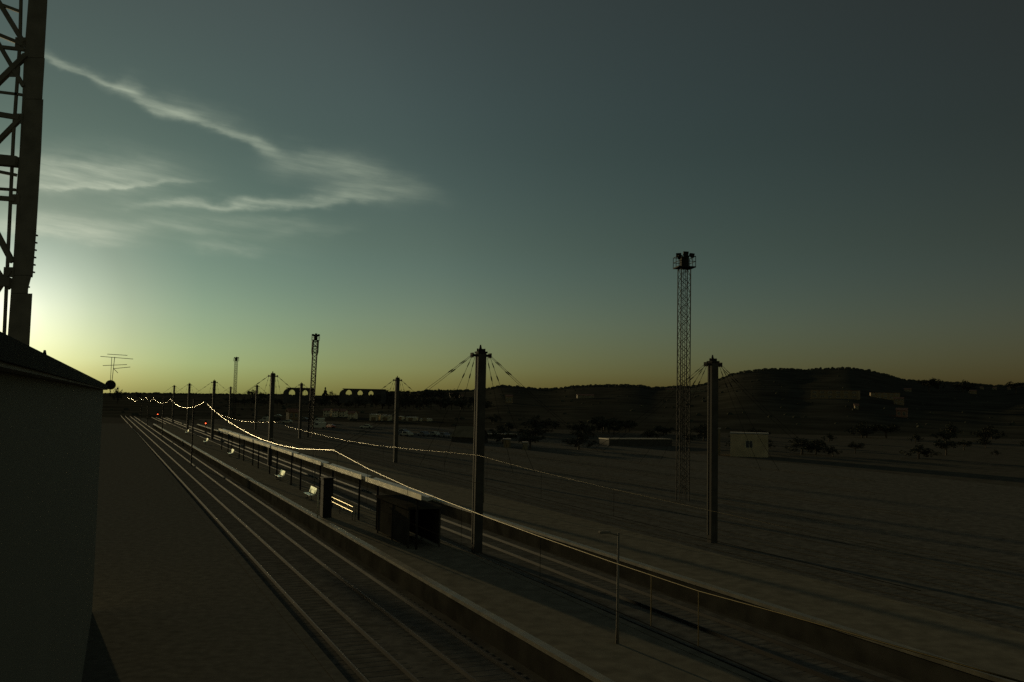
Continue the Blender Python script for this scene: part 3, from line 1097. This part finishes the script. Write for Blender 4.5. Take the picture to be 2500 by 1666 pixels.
# trees one can tell apart
def crown_mesh(kind, seed):
    rn = random.Random(seed)
    mb = MB()
    if kind == 'conifer':
        clumps = []
        for i in range(15):
            t = i/14
            rad = 0.30*(1-t)+0.02
            for k in range(5 if t < .8 else 2):
                a = rn.uniform(0, 2*PI)
                clumps.append((Vector((math.cos(a)*rad*rn.uniform(.3, 1), math.sin(a)*rad*rn.uniform(.3, 1), 0.14+t*0.84)), 0.075*(1.1-t)))
    else:
        clumps = []
        for i in range(22):
            a, b, q = rn.uniform(0, 2*PI), rn.uniform(-0.8, 1), rn.uniform(0.3, 1)
            s = math.sqrt(max(0, 1-b*b))
            if kind == 'broad':
                c = Vector((math.cos(a)*s*0.45*q, math.sin(a)*s*0.45*q, 0.64+0.28*b*q))
            else:
                c = Vector((math.cos(a)*s*0.5*q, math.sin(a)*s*0.5*q, 0.46+0.44*b*q))
            clumps.append((c, rn.uniform(0.09, 0.17)))
    per = 34
    for c, s in clumps:
        for k in range(per):
            d = Vector((rn.gauss(0, 1), rn.gauss(0, 1), rn.gauss(0, 1))).normalized()*s*rn.uniform(0.35, 1.1)
            p = c+d
            n1 = Vector((rn.gauss(0, 1), rn.gauss(0, 1), rn.gauss(0, 1))).normalized()
            n2 = n1.cross(Vector((rn.gauss(0, 1), rn.gauss(0, 1), rn.gauss(0, 1)))).normalized()
            e = rn.uniform(0.018, 0.04)
            mb.add([p-n1*e-n2*e*0.5, p+n1*e*0.2-n2*e, p+n1*e+n2*e*0.4, p-n1*e*0.3+n2*e], [(0, 1, 2, 3)])
    return mb
def make_tree(name, kind, seed):
    r = thing(name, '', 'tree', (0, 0, 0))
    crown_mesh(kind, seed).build('crown', m_leaf, r, fix=False)
    mb = MB()
    mb.tube([(0, 0, -0.05), (0.01, 0, 0.25), (0, 0.01, 0.55), (0, 0, 0.8)], [0.035, 0.028, 0.018, 0.006], 7)
    if kind != 'conifer':
        rn = random.Random(seed+5)
        for i in range(6):
            a = rn.uniform(0, 2*PI)
            z = rn.uniform(0.25, 0.5)
            mb.tube([(0, 0, z), (math.cos(a)*0.15, math.sin(a)*0.15, z+0.15), (math.cos(a)*0.32, math.sin(a)*0.32, z+0.25)], [0.014, 0.01, 0.004], 5)
    mb.build('trunk', m_bark, r)
    return r
TREES = {}
def put_tree(kind, px, base_py, top_py, d, label, width=1.0, name=None, group=None):
    nm = name or {'conifer': 'conifer_tree', 'broad': 'broadleaf_tree', 'bush': 'bushy_tree'}[kind]
    p = at_depth(px, base_py, d)
    h_ = at_depth(px, top_py, d).z-p.z
    key = (kind, len([k for k in TREES if k[0] == kind]) % 3)
    if key not in TREES:
        o = make_tree(nm, kind, 11+len(TREES)*7)
        TREES[key] = o
        o.location = p
        o.scale = (h_*width, h_*width, h_)
        o.rotation_euler = (0, 0, px)
    else:
        o = copy_thing(TREES[key], p, px*1.7, scale=(h_*width, h_*width, h_))
    o['label'] = label
    o['group'] = group or 'trees around the yard'
    return o
put_tree('bush', 287, 985, 943, 150, 'round dark bush beside the satellite dish at the roof end', 0.8)
put_tree('bush', 337, 975, 956, 330, 'little dark tree where the bright wires vanish', 1.1)
put_tree('broad', 615, 975, 950, 400, 'dark bushy tree left of the little cable mast by the arches', 1.3)
put_tree('bush', 641, 975, 957, 420, 'low dark bush right of the little cable mast by the arches', 1.8)
put_tree('conifer', 793, 990, 946, 380, 'pointed dark conifer between the two groups of arches', 0.9)
put_tree('bush', 811, 985, 955, 390, 'rounded dark bush between the conifer and the long arches', 1.5)
put_tree('broad', 1046, 990, 946, 420, 'tallest broad dark tree left of the nearest cable mast', 1.3)
put_tree('broad', 1075, 990, 947, 430, 'broad dark tree touching the stays of the nearest cable mast', 1.3)
put_tree('bush', 1108, 985, 950, 430, 'dark bushy tree close left of the nearest cable mast', 1.5)
put_tree('broad', 2268, 960, 921, 1150, 'squarish tall tree on the skyline right of the big hill', 1.5)
put_tree('bush', 2292, 955, 924, 1180, 'bushy tree beside the squarish tree on the right skyline', 1.0)
put_tree('bush', 2350, 960, 928, 1200, 'low bushy tree on the right skyline', 2.0)
put_tree('broad', 2480, 960, 930, 1200, 'dark tree on the skyline at the right edge', 1.8)
put_tree('broad', 960, 985, 950, 400, 'dark tree at the right end of the long arches', 1.4)
put_tree('bush', 945, 985, 950, 400, 'dark bush behind the slim cable mast on the tree line', 1.5)
put_tree('bush', 1000, 985, 953, 410, 'low dark tree between the slim mast and the tall broad trees', 1.6)
for i in range(40):
    px = 560+i*16+rnd.uniform(-6, 6)
    d = rnd.uniform(345, 420)
    by = 979+rnd.uniform(-1, 3)+0.02*(px-300)
    ty = by-rnd.uniform(12, 22)-(10 if px > 860 else 0)
    if px < 840:
        ty = max(ty, 966)
    put_tree(['bush', 'broad', 'bush'][i % 3], px, by+4, ty, d, 'dark tree in the belt of trees beyond the rail yard', rnd.uniform(1.0, 1.7), group='belt of trees beyond the yard')

# scrubby trees across the plain under the hill
rs_ = random.Random(21)
for i in range(64):
    px = rs_.uniform(1190, 2560)
    d = rs_.uniform(185, 335)
    if 1470 < px < 1660 and d < 260:
        d = rs_.uniform(270, 335)
    gy = 981+0.02*(px-1250)+10.2/d*FPX
    hh = rs_.uniform(1.8, 5.0)*(1.25 if d > 280 else 0.8)
    put_tree(['bush', 'broad', 'bush'][i % 3], px, gy, gy-hh/d*FPX, d, 'dark scrubby tree scattered on the plain below the big hill', rs_.uniform(1.2, 2.4), group='scrubby trees on the plain below the hill')

# ------------------------------------------------------------------ arches on the horizon
def arcade(px0, px1, top_py, holes, d, label, base_py=985, roundl=True):
    """a dark wall with round openings, built at its true distance"""
    o0 = at_depth((px0+px1)/2, base_py, d)
    r = thing('arched_viaduct', label, 'viaduct', o0, 0, 'dark arched structures on the horizon')
    s = d/FPX
    wd = (px1-px0)*s
    ht = (base_py-top_py)*s
    bm = bmesh.new()
    xs = -wd/2
    # outline with rounded shoulder, cut with bmesh by building columns between openings
    def ztop(x):
        t = x-xs
        rr = 14*s
        e = min(t, wd-t) if not roundl else t
        if e < rr:
            return ht-rr+math.sqrt(max(0, rr*rr-(rr-e)**2))
        return ht
    def gap(x):
        for hx, hy, hr in holes:
            cx_ = (hx-(px0+px1)/2)*s
            cz_ = (base_py-hy)*s
            q = hr*s
            if abs(x-cx_) < q:
                h2 = math.sqrt(q*q-(x-cx_)**2)
                return cz_-h2, cz_+h2
        return None
    n = 150
    th = 1.2
    mb_w = MB()
    X_ = [xs+wd*i/n for i in range(n+1)]
    for a, b in zip(X_[:-1], X_[1:]):
        m = (a+b)/2
        g_ = gap(m)
        za, zb = ztop(a), ztop(b)
        spans = []
        if g_:
            ga, gb = gap(a) or g_, gap(b) or g_
            spans.append(((0, 0), (ga[0], gb[0])))
            spans.append(((ga[1], gb[1]), (za, zb)))
        else:
            spans.append(((0, 0), (za, zb)))
        for (l0, l1), (t0, t1) in spans:
            mb_w.add([(a, -th, l0), (b, -th, l1), (b, -th, t1), (a, -th, t0), (a, th, l0), (b, th, l1), (b, th, t1), (a, th, t0)],
                     [(0, 1, 2, 3), (7, 6, 5, 4), (3, 2, 6, 7), (0, 4, 5, 1), (0, 3, 7, 4), (1, 5, 6, 2)])
    bm.free()
    mb_w.build('arch_wall', m_concrete_dark, r)
    mb_p = MB()
    mb_p.box(xs+8*s, wd/2, -th-0.25, th+0.25, ht+0.01, ht+0.35)
    mb_p.build('parapet', m_concrete_dark, r)
    return r
m_concrete_dark = mat('dark_concrete', (0.07, 0.065, 0.055), 0.9, var=0.3, scale=0.4, spec=0.1)
arcade(692, 766, 949.5, [(712, 961, 9.2), (744, 961, 8.4)], 360, 'dark arch wall with two round openings behind the slanting floodlight tower')
arcade(829, 940, 952, [(851, 961.5, 8.4), (878.5, 961, 7.2), (905, 961.5, 7.0)], 370, 'long dark arch wall with three half round openings left of the slim mast')

# ------------------------------------------------------------------ buildings around the yard and on the slopes
def face_basis(px, turn):
    """axes of a building at this bearing, its front turned from the camera direction"""
    rr = ray(px, 981)
    f = Vector((-rr.x, -rr.y, 0)).normalized()
    a = R(turn)
    f = Vector((f.x*math.cos(a)-f.y*math.sin(a), f.x*math.sin(a)+f.y*math.cos(a), 0))
    s = Vector((-f.y, f.x, 0))
    return f, s
def house(name, label, cat, p, wd, ht, dp, wallm, turn=0.0, roofm=None, pitch=0.0, windows=(), group=None, wname='window', parapet=0.0, px=1250, door=None):
    f, s = face_basis(px, turn)
    rz = math.atan2(s.y, s.x)       # local +X = right along the front, local -Y = towards the viewer
    r = thing(name, label, cat, p, rz, group)
    mb = MB()
    mb.box(-wd/2, wd/2, 0, dp, -3.0, ht)
    if pitch:
        mb.add([(-wd/2, 0, ht+0.001), (-wd/2, dp, ht+0.001), (-wd/2, dp/2, ht+pitch), (wd/2, 0, ht+0.001), (wd/2, dp, ht+0.001), (wd/2, dp/2, ht+pitch)],
               [(0, 2, 1), (3, 4, 5), (0, 1, 4, 3), (0, 3, 5, 2), (1, 2, 5, 4)])
    mb.build('wall', wallm, r)
    rm = roofm or m_tile
    mb = MB()
    if pitch:
        e = 0.35
        sl_ = pitch/(dp/2)
        for sg in (0, 1):
            y0, y1 = (-e, dp/2) if sg == 0 else (dp+e, dp/2)
            z0, z1 = ht-e*sl_+0.03, ht+pitch+0.03
            mb.add([(-wd/2-e, y0, z0), (wd/2+e, y0, z0), (wd/2+e, y1, z1), (-wd/2-e, y1, z1), (-wd/2-e, y0, z0+0.16), (wd/2+e, y0, z0+0.16), (wd/2+e, y1, z1+0.16), (-wd/2-e, y1, z1+0.16)],
                   [(0, 1, 2, 3), (7, 6, 5, 4), (0, 4, 5, 1), (1, 5, 6, 2), (2, 6, 7, 3), (3, 7, 4, 0)])
    else:
        mb.box(-wd/2-0.12, wd/2+0.12, -0.12, dp+0.12, ht+0.003, ht+0.22)
    mb.build('roof', rm, r)
    for (x, z, w_, h_) in windows:
        m2 = MB()
        m2.box(x-w_/2-0.06, x+w_/2+0.06, -0.05, -0.003, z-h_/2-0.06, z-h_/2)
        m2.box(x-w_/2-0.06, x+w_/2+0.06, -0.05, -0.003, z+h_/2, z+h_/2+0.06)
        m2.box(x-w_/2-0.06, x-w_/2, -0.05, -0.003, z-h_/2, z+h_/2)
        m2.box(x+w_/2, x+w_/2+0.06, -0.05, -0.003, z-h_/2, z+h_/2)
        m2.box(x-0.03, x+0.03, -0.045, -0.003, z-h_/2, z+h_/2)
        fr = m2.build(wname, m_white, r)
        m3 = MB()
        m3.box(x-w_/2, x+w_/2, -0.025, -0.004, z-h_/2, z+h_/2)
        m3.build('pane', m_glass, fr)
    if door:
        x, w_, h_ = door
        m2 = MB()
        m2.box(x-w_/2, x+w_/2, -0.05, -0.003, 0, h_)
        m2.build('door', m_ochre, r)
    return r
def house_px(name, label, cat, px0, px1, top, bot, wallm, turn=0, dp=8.0, roofm=None, pitch=0.0, wins=0, group=None, d=None, winh=0.45, door=None, rows=1):
    pxm = (px0+px1)/2
    p = at_depth(pxm, bot, d) if d else on_land(pxm, bot)
    s = p.y/FPX*math.sqrt(1+(ray(pxm, 981).x)**2)
    wd = (px1-px0)*s/max(0.4, math.cos(R(turn)))
    ht = at_depth(pxm, top, p.y).z-p.z
    ww = []
    for rw in range(rows):
        zc = ht*(rw+0.55)/rows
        for i in range(wins):
            ww.append((-wd/2+wd*(i+0.5)/wins, zc, min(wd/wins*0.5, 1.3 if wins == 1 else 9), ht/rows*winh))
    return house(name, label, cat, p, wd, ht, dp, wallm, turn, roofm, pitch, ww, group, px=pxm, door=door)
house_px('trackside_hut', 'pale hut with one dark window, right of the mast before the big hill', 'hut', 1786, 1872, 1060, 1116, mat('tan_plaster', (0.42, 0.32, 0.19), 0.85, var=0.2, scale=0.5, spec=0.1), 0, 5, m_concrete, wins=1, winh=0.3)
house_px('equipment_cabinet', 'narrow tall pale cabinet between the mast and the trackside hut', 'cabinet', 1746, 1758, 1048, 1112, m_dim, 0, 1.2, m_concrete)
house_px('storage_shed', 'low brownish shed with a shallow gable just left of the nearest cable mast', 'shed', 1103, 1163, 1066, 1082, m_mast, -28, 6, m_dim, 2.2)
house_px('relay_hut', 'tiny pale hut with a brown door right of the nearest cable mast', 'hut', 1229, 1246, 1074, 1094, m_dim, 0, 2.5, m_concrete, door=(0, 0.9, 1.8))
house_px('relay_hut', 'tiny dull hut standing alone, farther right than the hut with the brown door', 'hut', 1276, 1288, 1082, 1100, m_dim, 0, 2.0, m_concrete)
house_px('goods_shed', 'long low goods shed with a glinting roof edge left of the tallest floodlight tower', 'shed', 1490, 1640, 1074, 1090, m_mast, 30, 5, m_edge, 0.0)
house_px('goods_shed', 'very long low roof line right of the nearest cable mast', 'shed', 1188, 1262, 1062, 1072, m_mast, 20, 5, m_edge, 0.0)
house_px('brick_signal_cabin', 'small reddish brick cabin by the mast in front of the round arches', 'cabin', 706, 728, 1006, 1026, m_ochre, 15, 5, m_tile, 1.2, wins=2)
for i, (a, b, t_, bt, lab) in enumerate([(789, 803, 1003, 1017, 'white row house with gridded windows, leftmost of the row behind the yard'), (811, 822, 1004, 1018, 'white row house with gridded windows, second from left in the row'),
                                         (828, 841, 1005, 1018, 'white row house with gridded windows, third from left in the row'), (849, 863, 1010, 1024, 'lower white row house at the right end of the row')]):
    house_px('row_house', lab, 'house', a, b, t_, bt, m_white, -16, 7, m_tile, 1.0, wins=2, group='white row houses behind the yard', rows=2, winh=0.5)
for i, (a, b, t_, bt, lab) in enumerate([(902, 921, 1013, 1028, 'tallest pale lock up unit, left of the slim cable mast'), (930, 949, 1015, 1028, 'pale lock up unit close left of the slim cable mast'),
                                         (969, 980, 1018, 1026, 'small pale lock up unit just right of the slim cable mast'), (991, 1013, 1020, 1028, 'wide low pale lock up unit right of the slim cable mast'),
                                         (1025, 1048, 1024, 1029, 'lowest pale lock up unit at the right end of its row')]):
    house_px('lock_up_unit', lab, 'shed', a, b, t_, bt, m_white, -14, 6, m_metalroof, 0.0, group='pale lock up units beyond the yard', door=(0, 2.0, 1.6))
for i, (a, b, t_, bt, wins, m_, lab) in enumerate([
        (1625, 1646, 951, 958, 2, m_dim, 'pale house on the slope close left of the tallest floodlight tower'),
        (1684, 1720, 951.5, 957.5, 4, m_dim, 'long pale hillside block between the floodlight tower and the mast'),
        (1985, 2088, 954, 974, 6, m_ochre, 'longest dim apartment block below the big hill'),
        (2131, 2192, 960, 975, 5, m_ochre, 'ochre apartment block with lit front below the right shoulder of the hill'),
        (2184, 2204, 974, 989, 2, m_ochre, 'small ochre house just below the ochre apartment block'),
        (2190, 2212, 1002, 1020, 2, m_tile, 'dull reddish house lower down the right slope'),
        (2088, 2096, 991, 1001, 1, m_dim, 'tiny pale house below the longest apartment block'),
        (2210, 2224, 951, 957, 1, m_dim, 'tiny pale house on the ridge right of the ochre apartment block'),
        (2370, 2383, 955, 963, 1, m_ochre, 'little ochre house among the trees on the right ridge'),
        (2392, 2398, 946, 951, 1, m_dim, 'white speck of a house on the right ridge, first of three'),
        (2425, 2433, 947, 952, 1, m_dim, 'white speck of a house on the right ridge, middle of three'),
        (2460, 2466, 948, 952, 1, m_dim, 'white speck of a house on the right ridge, last of three'),
        (1234, 1250, 968, 986, 2, m_ochre, 'dim ochre house on the slope right of the nearest cable mast'),
        (1100, 1112, 963, 970, 1, m_dim, 'small pale house among trees left of the nearest mast, left of a pair'),
        (1123, 1132, 967, 972, 1, m_dim, 'small pale house among trees left of the nearest mast, right of a pair'),
        (1410, 1450, 966, 971, 3, m_dim, 'low grey house on the slope in the middle of the ridge')]):
    house_px('hillside_house', lab, 'house', a, b, t_, bt, m_, rnd.uniform(-12, 12), 9, m_tile, 0.0 if i in (1, 2, 3) else 1.2, wins=wins, group='houses on the slopes beyond the yard', rows=2 if i in (2, 3, 4) else 1)
rb = put_tree('bush', 1205, 1035, 1010, 330, 'pale bush beside the pole of the nearest cable mast', 1.6)

# ------------------------------------------------------------------ parked vehicles at the edge of the yard
def make_car(paint, van=False):
    r = thing('parked_van' if van else 'parked_car', '', 'van' if van else 'car', (0, 0, 0), 0, 'vehicles parked beyond the tracks')
    L, w = (4.9, 0.95) if van else (4.2, 0.85)
    mb = MB()
    if van:
        prof = [(-L/2, 0.35), (-L/2, 1.0), (-L/2+0.9, 1.15), (-L/2+1.5, 2.05), (L/2-0.05, 2.1), (L/2, 1.9), (L/2, 0.35)]
    else:
        prof = [(-L/2, 0.35), (-L/2, 0.72), (-L/2+0.35, 0.80), (-L/2+1.05, 0.88), (-L/2+1.7, 1.38), (L/2-1.2, 1.42), (L/2-0.45, 0.95), (L/2, 0.88), (L/2, 0.4)]
    mb.prism(prof, (0, -w, 0), ex, Z, Vector((0, 1, 0)), 2*w)
    mb.build('body', paint, r, bevel=0.05)
    mb = MB()
    if van:
        for s in (-1, 1):
            mb.box(-L/2+1.55, -L/2+2.5, min(s*w, s*(w+0.01)), max(s*w, s*(w+0.01)), 1.2, 1.85)
        a, b = Vector((-L/2+0.93, 0, 1.2)), Vector((-L/2+1.47, 0, 2.0))
    else:
        for s in (-1, 1):
            mb.add([(-L/2+1.25, s*(w+0.006), 0.92), (L/2-0.75, s*(w+0.006), 0.95), (L/2-1.25, s*(w+0.006), 1.34), (-L/2+1.78, s*(w+0.006), 1.32)], [(0, 1, 2, 3)])
        a, b = Vector((-L/2+1.12, 0, 0.94)), Vector((-L/2+1.64, 0, 1.33))
    nrm = Vector((-(b-a).z, 0, (b-a).x)).normalized()*0.012
    y = Vector((0, w*0.88, 0))
    mb.add([a-y+nrm, a+y+nrm, b+y*0.92+nrm, b-y*0.92+nrm], [(0, 1, 2, 3)])
    mb.build('window', m_glass, r)
    for x in (-L/2+0.75, L/2-0.75):
        for s in (-1, 1):
            mb = MB()
            mb.tube([(x, s*(w-0.16), 0.32), (x, s*(w+0.02), 0.32)], 0.32, 14)
            mb.build('wheel', m_tyre, r)
    return r
car_w = make_car(m_carpaint)
car_g = make_car(m_cargrey)
car_r = make_car(m_carred)
van_w = make_car(m_carpaint, True)
first = set()
def park(src, px, py, label, turn):
    p = on_level(px, py, -1.1)
    f, s = face_basis(px, turn)
    rz = math.atan2(f.y, f.x)
    if src.name not in first:
        first.add(src.name)
        o = src
        o.location = p
        o.rotation_euler = (0, 0, rz)
    else:
        o = copy_thing(src, p, rz)
    o['label'] = label
    return o
park(van_w, 650, 1031, 'white van standing left of the mast before the arches', 70)
park(car_w, 677, 1019, 'pale car with a glinting roof right of the mast before the arches', 84)
park(car_g, 741, 1027, 'grey car right of the reddish brick cabin', 60)
park(car_w, 701, 1034, 'pale car below the reddish brick cabin', 84)
park(van_w, 777, 1034, 'white van left of the gridded row houses, farther of two', 80)
park(van_w, 777, 1047, 'white van left of the gridded row houses, nearer of two', 82)
park(car_r, 804, 1046, 'red car right of the two white vans', 75)
park(car_w, 893, 1047, 'white car below the tallest lock up unit', 86)
park(car_w, 992, 1066, 'white car below the wide lock up unit', 40)
park(car_g, 982, 1060, 'grey car tucked behind the white car below the wide lock up unit', 50)
park(car_g, 1034, 1066, 'grey car parked left of the brownish shed, first of a line', 30)
park(car_w, 1060, 1066, 'pale car parked left of the brownish shed, second of a line', 35)
park(car_g, 1084, 1069, 'grey car parked nearest the brownish shed', 30)
